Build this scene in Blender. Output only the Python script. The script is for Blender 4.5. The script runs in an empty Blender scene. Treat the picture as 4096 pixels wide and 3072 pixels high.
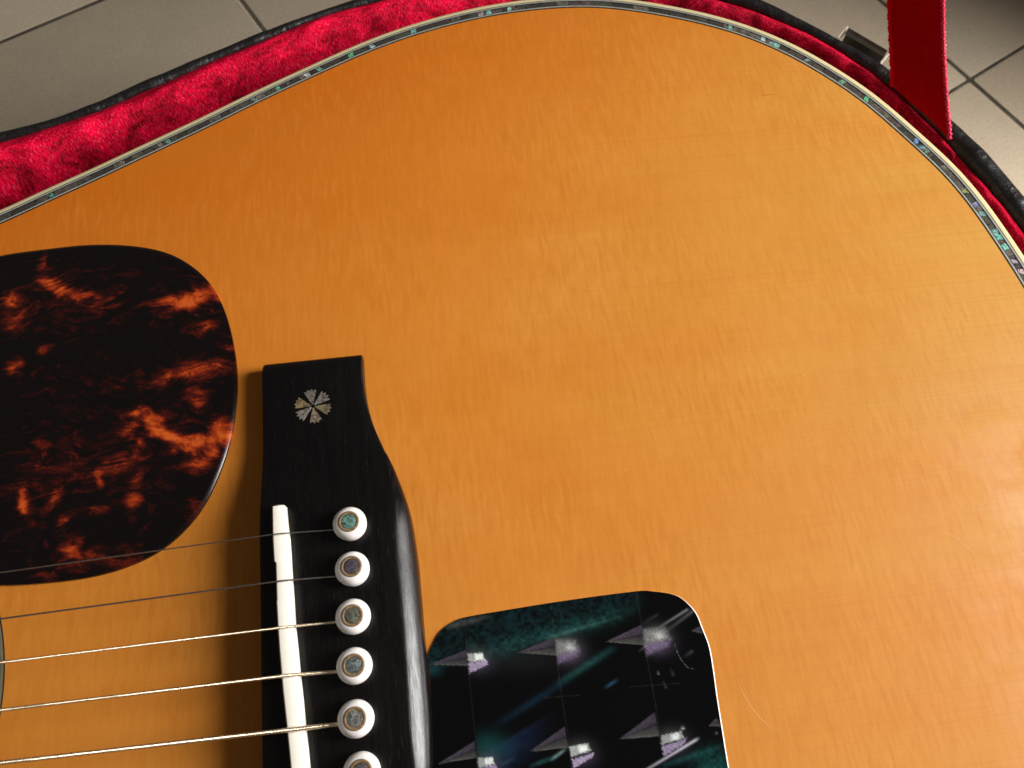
import bpy, bmesh, math, random
import numpy as np
from mathutils import Vector, Matrix
from mathutils.geometry import delaunay_2d_cdt

random.seed(7)
rng = np.random.default_rng(11)
scene = bpy.context.scene
col = scene.collection

# ------------------------------------------------------------------ camera
PW, PH = 4096, 3072                 # pixel grid the measurements were taken in
FPX = 1770 / 2212 * 4096            # focal length in those pixels
HC = 0.200                          # camera height above the guitar top (m)
_down = np.array([(1041 - 1106) / 1770., -(1580 - 829.5) / 1770., -1.]); _down /= np.linalg.norm(_down)
_Z = -_down
_Y = np.array([0, 1., 0]); _Y -= _Z * _Y.dot(_Z); _Y /= np.linalg.norm(_Y)
_X = np.cross(_Y, _Z)
RC = np.stack([_X, _Y, _Z])         # world = RC @ camera

cam = bpy.data.cameras.new("camera")
cam.sensor_width = 5.76
cam.lens = FPX / PW * cam.sensor_width
cam.clip_start = 0.005
cam.clip_end = 20
cam.dof.use_dof = True
cam.dof.focus_distance = 0.205
cam.dof.aperture_fstop = 5.0
camo = bpy.data.objects.new("camera", cam)
col.objects.link(camo)
M = Matrix([[RC[0][0], RC[0][1], RC[0][2], 0], [RC[1][0], RC[1][1], RC[1][2], 0],
            [RC[2][0], RC[2][1], RC[2][2], HC], [0, 0, 0, 1]])
camo.matrix_world = M
scene.camera = camo

# ------------------------------------------------------------------ light
scene.view_settings.view_transform = 'Standard'
scene.view_settings.look = 'None'
scene.view_settings.exposure = 0
scene.view_settings.gamma = 1
world = bpy.data.worlds.new("World"); scene.world = world
world.use_nodes = True
bg = world.node_tree.nodes["Background"]
bg.inputs[0].default_value = (1.0, 0.93, 0.85, 1)
bg.inputs[1].default_value = 0.105

def area(name, loc, target, sx, sy, power, color):
    l = bpy.data.lights.new(name, 'AREA'); l.shape = 'ELLIPSE'; l.size = sx; l.size_y = sy
    l.energy = power; l.color = color
    o = bpy.data.objects.new(name, l); col.objects.link(o)
    o.location = loc
    o.rotation_euler = (Vector(target) - Vector(loc)).to_track_quat('-Z', 'Y').to_euler()
    return o
area("window_light", (0.88, 0.12, 0.45), (0.0, 0.08, 0.0), 0.36, 0.68, 25.2, (1.0, 0.975, 0.95))

# ------------------------------------------------------------------ measuring
def P(px, py, z=0.):
    d = RC @ np.array([(px - PW / 2) / FPX, -(py - PH / 2) / FPX, -1.])
    t = (z - HC) / d[2]
    return np.array([d[0] * t, d[1] * t, z])
TH = math.radians(6.6)              # direction of the strings
ORG = np.array([-0.02815, 0.01871]) # middle of the row of bridge pins
CT, ST = math.cos(TH), math.sin(TH)
def toL(w):
    dx, dy = w[0] - ORG[0], w[1] - ORG[1]
    return np.array([dx * CT + dy * ST, -dx * ST + dy * CT, w[2]])
def L(px, py, z=0.):                # measured point in the guitar's own frame
    return toL(P(px, py, z))
def crop(x0, y0, s):
    return lambda x, y: (x0 + x * s, y0 + y * s)

# ------------------------------------------------------------------ mesh helpers
def link(name, me, parent=None, mat=None, smooth=True, sharp=38):
    o = bpy.data.objects.new(name, me)
    col.objects.link(o)
    if mat is not None: me.materials.append(mat)
    if parent is not None: o.parent = parent
    if smooth and len(me.polygons):
        me.polygons.foreach_set("use_smooth", [True] * len(me.polygons))
        me.set_sharp_from_angle(angle=math.radians(sharp))
    return o
def mesh(name, verts, faces, parent=None, mat=None, smooth=True, sharp=38, recalc=True):
    me = bpy.data.meshes.new(name)
    me.from_pydata([tuple(map(float, v)) for v in verts], [], [tuple(f) for f in faces])
    if recalc:
        bm = bmesh.new(); bm.from_mesh(me); bmesh.ops.recalc_face_normals(bm, faces=bm.faces); bm.to_mesh(me); bm.free()
    me.update()
    return link(name, me, parent, mat, smooth, sharp)
def loft_data(rings, closed_ring=True, closed_path=False, cap=False):
    n = len(rings[0]); V = [p for r in rings for p in r]; F = []
    m = len(rings)
    for i in range(m if closed_path else m - 1):
        a, b = i * n, ((i + 1) % m) * n
        for j in range(n if closed_ring else n - 1):
            k = (j + 1) % n
            F.append((a + j, a + k, b + k, b + j))
    if cap:
        F.append(tuple(range(n))[::-1]); F.append(tuple((m - 1) * n + j for j in range(n)))
    return V, F
def loft(name, rings, parent=None, mat=None, closed_ring=True, closed_path=False, cap=False, **kw):
    V, F = loft_data(rings, closed_ring, closed_path, cap)
    return mesh(name, V, F, parent, mat, **kw)
def resample(pts, step=None, n=None, closed=False):
    pts = np.asarray(pts, float)
    if closed: pts = np.vstack([pts, pts[:1]])
    # centripetal-ish Catmull-Rom, dense, then uniform
    q = []
    m = len(pts)
    for i in range(m - 1):
        if closed:
            p0 = pts[i - 1] if i > 0 else pts[-2]; p3 = pts[i + 2] if i + 2 < m else pts[1]
        else:
            p0 = pts[i - 1] if i > 0 else 2 * pts[0] - pts[1]; p3 = pts[i + 2] if i + 2 < m else 2 * pts[-1] - pts[-2]
        p1, p2 = pts[i], pts[i + 1]
        d0 = max(np.linalg.norm(p1 - p0), 1e-9) ** .5; d1 = max(np.linalg.norm(p2 - p1), 1e-9) ** .5; d2 = max(np.linalg.norm(p3 - p2), 1e-9) ** .5
        t0, t1, t2, t3 = 0, d0, d0 + d1, d0 + d1 + d2
        for t in np.linspace(t1, t2, 12, endpoint=False):
            A1 = (t1 - t) / (t1 - t0) * p0 + (t - t0) / (t1 - t0) * p1
            A2 = (t2 - t) / (t2 - t1) * p1 + (t - t1) / (t2 - t1) * p2
            A3 = (t3 - t) / (t3 - t2) * p2 + (t - t2) / (t3 - t2) * p3
            B1 = (t2 - t) / (t2 - t0) * A1 + (t - t0) / (t2 - t0) * A2
            B2 = (t3 - t) / (t3 - t1) * A2 + (t - t1) / (t3 - t1) * A3
            q.append((t2 - t) / (t2 - t1) * B1 + (t - t1) / (t2 - t1) * B2)
    q.append(pts[-1]); q = np.array(q)
    s = np.concatenate([[0], np.cumsum(np.linalg.norm(np.diff(q, axis=0), axis=1))])
    if n is None: n = max(4, int(round(s[-1] / step)) + (0 if closed else 1))
    u = np.linspace(0, s[-1], n, endpoint=not closed)
    return np.stack([np.interp(u, s, q[:, k]) for k in range(q.shape[1])], 1)
def smooth_loop(p, sig):            # gaussian along a closed uniform loop, sig in samples
    r = int(3 * sig) + 1; k = np.exp(-.5 * (np.arange(-r, r + 1) / sig) ** 2); k /= k.sum()
    ext = np.vstack([p[-r:], p, p[:r]])
    return np.stack([np.convolve(ext[:, c], k, 'valid') for c in range(p.shape[1])], 1)
def normals2(p):                    # outward normals of a closed loop
    t = np.roll(p, -1, 0) - np.roll(p, 1, 0)
    n = np.stack([t[:, 1], -t[:, 0]], 1); n /= np.linalg.norm(n, axis=1)[:, None]
    a = np.sum(p[:, 0] * np.roll(p[:, 1], -1) - np.roll(p[:, 0], -1) * p[:, 1])
    return n if a > 0 else -n
def tube(path, rad, seg=8):
    path = np.asarray(path, float); rings = []
    for i, p in enumerate(path):
        t = path[min(i + 1, len(path) - 1)] - path[max(i - 1, 0)]; t /= np.linalg.norm(t)
        a = np.cross(t, [0, 0, 1.]); a /= np.linalg.norm(a); b = np.cross(a, t)
        r = rad[i] if hasattr(rad, '__len__') else rad
        rings.append([p + r * (math.cos(w) * a + math.sin(w) * b) for w in np.linspace(0, 2 * math.pi, seg, endpoint=False)])
    return rings
def lathe(prof, seg=32):            # profile (r, z) from the axis outwards/downwards
    V, F = [], []
    idx = []
    for r, z in prof:
        if r < 1e-7: idx.append([len(V)]); V.append((0, 0, z))
        else:
            idx.append(list(range(len(V), len(V) + seg)))
            V += [(r * math.cos(2 * math.pi * k / seg), r * math.sin(2 * math.pi * k / seg), z) for k in range(seg)]
    for a, b in zip(idx, idx[1:]):
        for k in range(seg):
            j = (k + 1) % seg
            if len(a) == 1: F.append((a[0], b[k], b[j]))
            elif len(b) == 1: F.append((a[k], b[0], a[j]))
            else: F.append((a[k], b[k], b[j], a[j]))
    return V, F
def hash2(ix, iy, seed):
    h = (ix.astype(np.int64) * 374761393 + iy.astype(np.int64) * 668265263 + seed * 982451653) & 0x7fffffff
    h = (h ^ (h >> 13)) * 1274126177 & 0x7fffffff
    return ((h ^ (h >> 16)) & 0xffff) / 65535.
def vnoise(x, y, seed=0):
    ix, iy = np.floor(x), np.floor(y); fx, fy = x - ix, y - iy
    fx = fx * fx * fx * (fx * (fx * 6 - 15) + 10); fy = fy * fy * fy * (fy * (fy * 6 - 15) + 10)
    a = hash2(ix, iy, seed); b = hash2(ix + 1, iy, seed); c = hash2(ix, iy + 1, seed); d = hash2(ix + 1, iy + 1, seed)
    return (a * (1 - fx) + b * fx) * (1 - fy) + (c * (1 - fx) + d * fx) * fy
def fbm(x, y, seed=0, o=4):
    s, a, t = 0, 1., 0.
    for k in range(o):
        s = s + a * vnoise(x * 2 ** k + 17.3 * k, y * 2 ** k - 9.1 * k, seed + k); t += a; a *= .5
    return s / t
def sstep(a, b, x):
    t = np.clip((x - a) / (b - a), 0, 1); return t * t * (3 - 2 * t)
def thing(name, label, cat, loc=(0, 0, 0), rz=0):
    o = bpy.data.objects.new(name, None); col.objects.link(o)
    o.empty_display_size = .02
    o.location = loc; o.rotation_euler = (0, 0, rz); o["label"] = label; o["category"] = cat
    return o

# ------------------------------------------------------------------ materials
class N:
    def __init__(self, name):
        self.m = bpy.data.materials.new(name); self.m.use_nodes = True
        self.nt = self.m.node_tree; self.b = self.nt.nodes["Principled BSDF"]
    def node(self, t, **kw):
        n = self.nt.nodes.new("ShaderNode" + t)
        for k, v in kw.items():
            if k in n.inputs: self.set(n.inputs[k], v)
            else: setattr(n, k, v)
        return n
    def set(self, inp, v):
        if isinstance(v, bpy.types.NodeSocket): self.nt.links.new(v, inp)
        elif isinstance(v, bpy.types.Node): self.nt.links.new(v.outputs[0], inp)
        else:
            if hasattr(inp.default_value, '__len__') and hasattr(v, '__len__') and len(inp.default_value) == 4 and len(v) == 3: v = (*v, 1)
            inp.default_value = v
    def bs(self, **kw):
        for k, v in kw.items(): self.set(self.b.inputs[k.replace('_', ' ')], v)
    def obj(self): return self.node("TexCoord").outputs["Object"]
    def map(self, vec, scale=(1, 1, 1), rot=(0, 0, 0)):
        return self.node("Mapping", Vector=vec, Scale=scale, Rotation=rot).outputs[0]
    def noise(self, vec, scale, detail=3, rough=.5, dist=0.):
        return self.node("TexNoise", Vector=vec, Scale=scale, Detail=detail, Roughness=rough, Distortion=dist).outputs[0]
    def ramp(self, fac, stops, interp='LINEAR'):
        r = self.node("ValToRGB", Fac=fac); e = r.color_ramp.elements; r.color_ramp.interpolation = interp
        while len(e) < len(stops): e.new(.5)
        for k, (p, c) in enumerate(stops):
            e[k].position = p; e[k].color = (c, c, c, 1) if not hasattr(c, '__len__') else (*c, 1)
        return r.outputs[0]
    def mix(self, fac, a, b, mode='MIX'):
        n = self.node("MixRGB", blend_type=mode)
        self.set(n.inputs[0], fac); self.set(n.inputs[1], a); self.set(n.inputs[2], b); return n.outputs[0]
    def math(self, op, a, b=0.):
        n = self.node("Math", operation=op); self.set(n.inputs[0], a); self.set(n.inputs[1], b); return n.outputs[0]
    def bump(self, h, strength=.3, dist=.0002, normal=None):
        n = self.node("Bump", Strength=strength, Distance=dist, Height=h)
        if normal is not None: self.set(n.inputs["Normal"], normal)
        return n.outputs[0]

def m_spruce():
    n = N("spruce_top"); c = n.obj()
    w = n.noise(c, 14, 2, .5)                      # slow warp of the grain
    grain = n.noise(n.map(c, (6, 950, 1)), 1., 3, .6, .15)
    band = n.noise(n.map(c, (4, 42, 1)), 1., 2, .5)
    rip = n.noise(n.map(c, (820, 120, 1), (0, 0, math.radians(-1))), 1., 2.5, .5, .45)    # ripple across the grain
    rip2 = n.noise(n.map(c, (420, 80, 1), (0, 0, math.radians(-2))), 1., 2, .5, .5)
    ripm = n.ramp(n.noise(n.map(c, (22, 30, 1)), 1., 2, .5), [(.32, .35), (.62, 1.)])
    fleck = n.noise(n.map(c, (1500, 420, 1), (0, 0, math.radians(-5))), 1., 2, .6)
    patch = n.noise(c, 30, 3, .5)
    base = n.ramp(patch, [(.3, (.55, .186, .020)), (.5, (.58, .205, .025)), (.72, (.60, .226, .032))])
    sep = n.node("SeparateXYZ", Vector=c)          # light falloff painted into the colour: paler tail and lower side, redder waist edge
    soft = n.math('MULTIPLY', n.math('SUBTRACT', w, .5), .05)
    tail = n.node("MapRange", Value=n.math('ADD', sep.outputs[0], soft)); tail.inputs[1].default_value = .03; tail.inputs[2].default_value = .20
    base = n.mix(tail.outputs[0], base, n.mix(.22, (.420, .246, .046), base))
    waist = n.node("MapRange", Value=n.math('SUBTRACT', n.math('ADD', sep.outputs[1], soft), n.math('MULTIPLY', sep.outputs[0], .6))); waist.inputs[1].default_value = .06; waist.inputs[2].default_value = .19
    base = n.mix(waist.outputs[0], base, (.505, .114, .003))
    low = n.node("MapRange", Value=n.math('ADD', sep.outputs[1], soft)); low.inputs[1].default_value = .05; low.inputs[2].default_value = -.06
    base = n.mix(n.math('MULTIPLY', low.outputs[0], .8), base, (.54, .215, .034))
    base = n.mix(n.ramp(band, [(.35, 0.), (.7, .42)]), base, (.51, .155, .015))
    base = n.mix(n.ramp(grain, [(.56, 0.), (.78, .13)]), base, (.40, .110, .012))
    base = n.mix(n.math('MULTIPLY', n.ramp(rip, [(.26, .32), (.52, 0.)]), ripm), base, (.40, .115, .010))
    base = n.mix(n.math('MULTIPLY', n.ramp(rip, [(.52, 0.), (.78, .20)]), ripm), base, (.72, .31, .075))
    base = n.mix(n.ramp(rip2, [(.50, 0.), (.74, .11)]), base, (.42, .13, .012))
    base = n.mix(n.ramp(fleck, [(.52, 0.), (.78, .16)]), base, (.40, .12, .012))
    hair = n.noise(n.map(c, (7, 1500, 1)), 1., 1.5, .5, .1)       # fine winter-grain lines, clearest at the tail
    base = n.mix(n.math('MULTIPLY', n.ramp(hair, [(.46, 0.), (.66, .16)]), n.math('ADD', n.math('MULTIPLY', tail.outputs[0], .8), .2)), base, (.36, .12, .012))
    v = n.node("TexVoronoi", Vector=c, Scale=260.)  # lint and nicks in the finish
    speck = n.ramp(v.outputs["Distance"], [(.022, 1.), (.045, 0.)])
    pick = n.ramp(n.noise(c, 95, 1), [(.60, 0.), (.66, 1.)])
    speck = n.math('MULTIPLY', speck, pick)
    base = n.mix(n.math('MULTIPLY', speck, .5), base, (.85, .62, .38))
    rub = n.ramp(n.noise(c, 75, 5, .62, .8), [(.40, 0.), (.62, 1.)])   # forearm-polished lacquer near the tail
    ru = n.node("MapRange", Value=sep.outputs[0]); ru.inputs[1].default_value = .135; ru.inputs[2].default_value = .19
    rv = n.node("MapRange", Value=sep.outputs[1]); rv.inputs[1].default_value = .075; rv.inputs[2].default_value = .015
    rub = n.math('MULTIPLY', rub, n.math('MULTIPLY', ru.outputs[0], rv.outputs[0]))
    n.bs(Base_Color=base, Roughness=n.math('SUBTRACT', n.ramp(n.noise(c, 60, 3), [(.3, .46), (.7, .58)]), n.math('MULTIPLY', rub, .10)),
         Specular_IOR_Level=n.math('ADD', n.math('MULTIPLY', rub, .30), .15))
    h = n.mix(.35, rip, grain)
    n.bs(Normal=n.bump(h, .10, .00012))
    return n.m
def m_plain(name, colr, rough=.4, spec=.5, metal=0., var=.12, vs=400., bump=0., bs=2500., **kw):
    n = N(name); c = n.obj()
    f = n.noise(c, vs, 3, .6)
    a = tuple(x * (1 - var) for x in colr); b = tuple(min(1, x * (1 + var)) for x in colr)
    n.bs(Base_Color=n.ramp(f, [(.3, a), (.7, b)]), Roughness=n.ramp(f, [(.3, rough * .85), (.7, min(1, rough * 1.15))]),
         Specular_IOR_Level=spec, Metallic=metal)
    if bump: n.bs(Normal=n.bump(n.noise(c, bs, 3, .6), bump, .0002))
    for k, v in kw.items(): n.set(n.b.inputs[k.replace('_', ' ')], v)
    return n.m
def m_shell():
    n = N("abalone_shell"); c = n.obj()
    oc = n.node("ObjectInfo")
    f = n.noise(c, 900, 4, .6, 1.6)
    g = n.noise(n.map(c, (1, 1, 1), (0, 0, .6)), 420, 3, .6, 2.)
    colr = n.mix(n.ramp(f, [(.42, 0.), (.58, .85)]), oc.outputs["Color"], (.035, .03, .025))
    hue = n.ramp(g, [(.3, (.10, .055, .085)), (.45, (.07, .065, .045)), (.58, (.06, .10, .075)), (.7, (.15, .10, .07))])
    colr = n.mix(.18, colr, hue)
    n.bs(Base_Color=colr, Metallic=.15, Roughness=.28, Specular_IOR_Level=.4)
    n.bs(Normal=n.bump(f, .35, .0003))
    return n.m
def m_ebony():
    n = N("ebony"); c = n.obj()
    pores = n.noise(n.map(c, (2600, 240, 800)), 1., 3, .6)
    f = n.noise(n.map(c, (700, 60, 300)), 1., 3, .6)
    base = n.ramp(f, [(.3, (.0022, .0016, .0018)), (.7, (.0050, .0038, .0040))])
    p = n.ramp(pores, [(.66, 0.), (.74, 1.)])
    base = n.mix(n.math('MULTIPLY', p, .5), base, (.035, .030, .028))
    n.bs(Base_Color=base, Roughness=n.ramp(pores, [(.35, .24), (.65, .36)]), Specular_IOR_Level=.27)
    n.bs(Normal=n.bump(pores, .22, .00015))
    return n.m
def m_tortoise():
    n = N("tortoiseshell_plastic"); c = n.obj()
    a = n.node("Attribute", attribute_name="amber").outputs["Fac"]
    f = n.noise(n.map(c, (95, 170, 1), (0, 0, .25)), 1., 7, .62, 2.6)
    fine = n.noise(n.map(c, (330, 520, 1), (0, 0, .3)), 1., 5, .6, 2.2)
    v = n.math('ADD', n.math('MULTIPLY', n.math('SUBTRACT', f, .5), 1.5), a)
    v = n.math('ADD', v, n.math('MULTIPLY', n.math('SUBTRACT', fine, .5), .55))
    base = n.ramp(v, [(.14, (.0028, .0014, .0014)), (.33, (.020, .0022, .0016)), (.55, (.090, .008, .003)), (.78, (.31, .033, .0045)), (1., (.52, .088, .012))])
    n.bs(Base_Color=base, Roughness=.2, Specular_IOR_Level=.4)
    return n.m
def m_film():
    n = N("holographic_film"); c = n.obj()
    a = n.node("Attribute", attribute_name="print").outputs["Color"]
    f = n.noise(c, 2600, 3, .7); 
    base = n.mix(n.ramp(f, [(.35, .3), (.65, 0.)]), a, (.003, .003, .0035))
    n.bs(Base_Color=base, Roughness=.16, Specular_IOR_Level=.16)
    n.bs(Normal=n.bump(n.noise(c, 300, 2), .02, .0002))
    return n.m
def m_velvet(name, deep, lit, glint, ribs=False):
    n = N(name); tc = n.node("TexCoord"); c = tc.outputs["UV"]
    pile = n.noise(n.map(c, (2700, 800, 1), (0, 0, .25)), 1., 3, .7, .3)
    spark = n.noise(n.map(c, (2900, 1000, 1), (0, 0, .3)), 1., 2, .7)
    if ribs:                                     # woven ribbon: cross ribs and long threads
        crush = n.noise(n.map(c, (2600, 40, 1)), 1., 2, .6)
        wv = n.node("TexWave", Vector=c, Scale=260., Distortion=.6, bands_direction='Y')
        f = n.math('ADD', n.math('MULTIPLY', pile, .35), n.math('MULTIPLY', crush, .65))
        h = n.math('ADD', n.math('MULTIPLY', pile, .4), n.math('MULTIPLY', wv.outputs["Fac"], .5))
    else:
        crush = n.noise(n.map(c, (62, 105, 1), (0, 0, .55)), 1., 5, .62, 1.6)
        f = n.math('ADD', n.math('MULTIPLY', pile, .62), n.math('MULTIPLY', crush, .56))
        h = n.math('ADD', n.math('MULTIPLY', pile, .42), n.math('MULTIPLY', crush, 1.15))
    base = n.ramp(f, [(.46, deep), (.70, lit)] if not ribs else [(.35, deep), (.65, lit)])
    g = n.ramp(spark, [(.56, 0.), (.66, 1.)])
    g = n.math('MULTIPLY', n.math('MULTIPLY', g, n.ramp(crush, [(.38, .25), (.62, 1.)])), glint)
    base = n.mix(g, base, (1., .11, .20))
    n.bs(Base_Color=base, Roughness=.6, Specular_IOR_Level=.06)
    n.bs(Normal=n.bump(h, .75, .0016))
    return n.m
def m_vinyl():
    n = N("black_vinyl"); c = n.obj()
    big = n.noise(c, 170, 3, .55, .8); sm = n.noise(c, 1300, 3, .6)
    v = n.node("TexVoronoi", Vector=c, Scale=150.)
    h = n.math('ADD', n.math('MULTIPLY', big, .9), n.math('MULTIPLY', sm, .12))
    h = n.math('ADD', h, n.math('MULTIPLY', v.outputs["Distance"], .35))
    n.bs(Base_Color=n.ramp(sm, [(.3, (.006, .0055, .0055)), (.7, (.012, .0105, .0105))]), Roughness=n.ramp(sm, [(.3, .30), (.7, .48)]),
         Specular_IOR_Level=.38, Normal=n.bump(h, .55, .0018))
    return n.m
def m_tile():
    n = N("floor_tile"); c = n.obj(); oi = n.node("ObjectInfo")
    f = n.noise(c, 620, 4, .7); g = n.noise(c, 60, 3, .6)
    base = n.ramp(f, [(.28, (.36, .28, .19)), (.48, (.46, .375, .262)), (.72, (.50, .42, .305))])
    base = n.mix(n.ramp(g, [(.3, 0.), (.75, .35)]), base, (.35, .29, .225))
    sp = n.ramp(n.noise(c, 850, 2, .6), [(.66, 0.), (.72, .55)])
    base = n.mix(sp, base, (.20, .16, .135))
    base = n.mix(n.math('MULTIPLY', oi.outputs["Random"], .18), base, (.33, .30, .265))
    n.bs(Base_Color=base, Roughness=.45, Specular_IOR_Level=.4, Normal=n.bump(f, .12, .0003))
    return n.m
def m_grout():
    n = N("grout"); c = n.obj(); f = n.noise(c, 90, 5, .7)
    n.bs(Base_Color=n.ramp(f, [(.35, (.030, .023, .015)), (.65, (.085, .070, .047))]), Roughness=.9, Normal=n.bump(n.noise(c, 700, 4), .5, .001))
    return n.m
def m_bone(name, colr):
    n = N(name); c = n.obj(); f = n.noise(c, 260, 3)
    n.bs(Base_Color=n.ramp(f, [(.3, tuple(x * .95 for x in colr)), (.7, colr)]), Roughness=.34, Specular_IOR_Level=.45,
         Subsurface_Weight=.25, Subsurface_Radius=(.002, .0016, .0010), Subsurface_Scale=.6)
    return n.m

MAT = dict(
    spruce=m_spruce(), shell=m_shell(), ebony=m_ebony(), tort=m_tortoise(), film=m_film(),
    velvet=m_velvet("red_velvet", (.10, .0, .001), (.96, .0, .045), .8),
    ribbon=m_velvet("red_ribbon", (.76, .0, .003), (.96, .0005, .008), 0., True),
    edge=m_plain("ribbon_edge", (.62, .012, .055), .5, var=.4, vs=1500., bump=.8, bs=2600.),
    vinyl=m_vinyl(), tile=m_tile(), grout=m_grout(),
    cream=m_bone("cream_plastic", (.60, .51, .29)), bone=m_bone("bone", (.78, .74, .65)), pin=m_bone("white_plastic", (.80, .765, .74)),
    bline=m_plain("black_fibre", (.012, .013, .013), .4), olive=m_plain("rosette_fibre", (.15, .135, .085), .45), wline=m_plain("grey_fibre", (.30, .30, .26), .4),
    side=m_plain("rosewood", (.05, .018, .010), .3, var=.4, vs=60.), dark=m_plain("raw_inside", (.18, .11, .06), .8),
    steel=m_plain("plain_steel", (.42, .38, .36), .30, metal=1., var=.2, vs=1500.),
    bronze=m_plain("bronze_winding", (.82, .68, .49), .30, metal=1., var=.12, vs=1500.),
    ring=m_plain("pin_ring", (.19, .115, .05), .45, var=.5, vs=1800., bump=.4),
    nickel=m_plain("nickel_edge", (.55, .50, .42), .5, metal=.6),
    chrome=m_plain("latch_metal", (.40, .35, .28), .22, metal=1., var=.1, vs=300.),
    paper=m_plain("white_film_edge", (.66, .58, .53), .6),
    neck=m_plain("mahogany", (.12, .045, .02), .35, var=.3, vs=60.),
)

# ================================================================== FLOOR
FZ = -0.125
node = P(3880, 318, FZ)
floor = mesh("floor", [(-1.5, -1.5, FZ - .0004), (1.5, -1.5, FZ - .0004), (1.5, 1.5, FZ - .0004), (-1.5, 1.5, FZ - .0004)], [(0, 1, 2, 3)], None, MAT['grout'])
floor["kind"] = "structure"
TS, GAP, TA = .292, .0021, math.radians(33.8)
a = TS / 2 - GAP / 2
V, F = [], []
prof = [(0, -.0030), (0, -.0002), (.0002, -.0001), (.0005, 0)]
rings = []
for ins, z in prof:
    q = a - ins; rc = .0012
    r = []
    for cx, cy, w0 in ((q - rc, q - rc, 0), (-q + rc, q - rc, 90), (-q + rc, -q + rc, 180), (q - rc, -q + rc, 270)):
        for w in (0, 45, 90):
            r.append((cx + rc * math.cos(math.radians(w0 + w)), cy + rc * math.sin(math.radians(w0 + w)), z))
    rings.append(r)
V, F = loft_data(rings); F.append(tuple(3 * 12 + j for j in range(12)))
tile_me = None
for i in range(-6, 5):
    for j in range(-6, 4):
        lx, ly = (i + .5) * TS, (j + .5) * TS
        wx = node[0] + lx * math.cos(TA) - ly * math.sin(TA); wy = node[1] + lx * math.sin(TA) + ly * math.cos(TA)
        if abs(wx - .05) > 1.05 or abs(wy - .12) > 1.0: continue
        if tile_me is None:
            t = mesh("tile", V, F, floor, MAT['tile'], sharp=50); tile_me = t.data
        else:
            t = bpy.data.objects.new("tile", tile_me); col.objects.link(t); t.parent = floor
        t.location = (wx, wy, FZ + random.uniform(-.0002, .0002))
        t.rotation_euler = (random.uniform(-.001, .001), random.uniform(-.001, .001), TA + random.uniform(-.002, .002) + math.pi / 2 * random.randrange(4))

# ================================================================== OUTLINES (guitar frame, metres)
inner_px = [(0, 898), (181, 811), (362, 731.5), (543, 645), (800, 525), (1062, 395), (1242, 312), (1400, 239), (1581, 166), (1762, 110), (1942, 67), (2123, 40), (2281, 28), (2425, 30), (2642, 61), (2823, 99), (2981, 146), (3162, 224), (3342, 331), (3444, 400), (3681, 609), (3779, 700), (3877, 819), (3985, 975), (4096, 1148)]
half = [L(*p)[:2] for p in inner_px]
mm = lambda l: [np.array(p) / 1000. for p in l]
left_ext = mm([(-310, 0), (-310, 25), (-309, 50), (-305, 82), (-296, 108), (-282, 124), (-262, 131), (-240, 131), (-215, 127), (-190, 122), (-165, 118), (-145, 116.5), (-125, 118), (-108, 121.5)])
right_ext = mm([(195.4, 55), (197.2, 35), (198.2, 17), (198.5, 0)])
def closed_from_half(h):
    h = np.array(h); m = h[1:-1][::-1] * np.array([1, -1]); return np.vstack([h, m])
NB = 1400
body = resample(closed_from_half(left_ext + half + right_ext), n=NB, closed=True)
body = smooth_loop(body, 6)
bn = normals2(body)
# binding width: a little wider towards the tail, as measured
bw = np.interp(body[:, 0], [-.09, .0, .15, .2], [5.0, 5.0, 5.9, 6.2]) / 5600.
def off(d): return body + bn * (d * bw)[:, None]

GZ = -0.108
guitar = thing("guitar", "amber spruce-topped acoustic guitar lying face up in its open red-lined case", "guitar", (ORG[0], ORG[1], GZ), TH)
def G(p): return (p[0], p[1], p[2] - GZ)       # guitar frame -> local of the empty
def gmesh(name, V, F, mat, parent=guitar, **kw): return mesh(name, [G(v) for v in V], F, parent, mat, **kw)
def gloft(name, rings, mat, parent=guitar, **kw): return loft(name, [[G(v) for v in r] for r in rings], parent, mat, **kw)

# soundboard with the sound hole cut out
HCX, HR, RR = -.1394, .0470, .0600
outer = off(-.2)[::2]
circ = np.array([(HCX + HR * math.cos(w), HR * math.sin(w)) for w in np.linspace(0, 2 * math.pi, 96, endpoint=False)])
pts = [Vector(p) for p in outer] + [Vector(p) for p in circ]
no = len(outer)
gx, gy = np.meshgrid(np.arange(-.30, .20, .02), np.arange(-.19, .20, .02))
edges = [(i, (i + 1) % no) for i in range(no)] + [(no + i, no + (i + 1) % 96) for i in range(96)]
r = delaunay_2d_cdt(pts, edges, [], 1, 1e-7)
Vt = [(v.x, v.y, 0) for v in r[0]]
Ft = [f for f in r[2] if np.hypot(np.mean([r[0][k].x for k in f]) - HCX, np.mean([r[0][k].y for k in f])) > HR * .999]
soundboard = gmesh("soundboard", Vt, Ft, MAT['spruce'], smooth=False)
hole = [[(p[0], p[1], z) for p in circ] for z in (0, -.003)]
gloft("sound_hole_wall", hole, MAT['dark'])
gmesh("inside_back", [(-.3, -.1, -.098), (.15, -.1, -.098), (.15, .1, -.098), (-.3, .1, -.098)], [(0, 1, 2, 3)], MAT['dark'])
o5 = off(4.6)
gloft("body_side", [[(o5[i][0], o5[i][1], z) for z in (-.0062, -.05, -.108)] for i in range(0, NB, 2)], MAT['side'], closed_ring=False, closed_path=True)
gmesh("back", [(p[0], p[1], -.1078) for p in o5[::4]], [tuple(range(len(o5[::4])))], MAT['side'])

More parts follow.
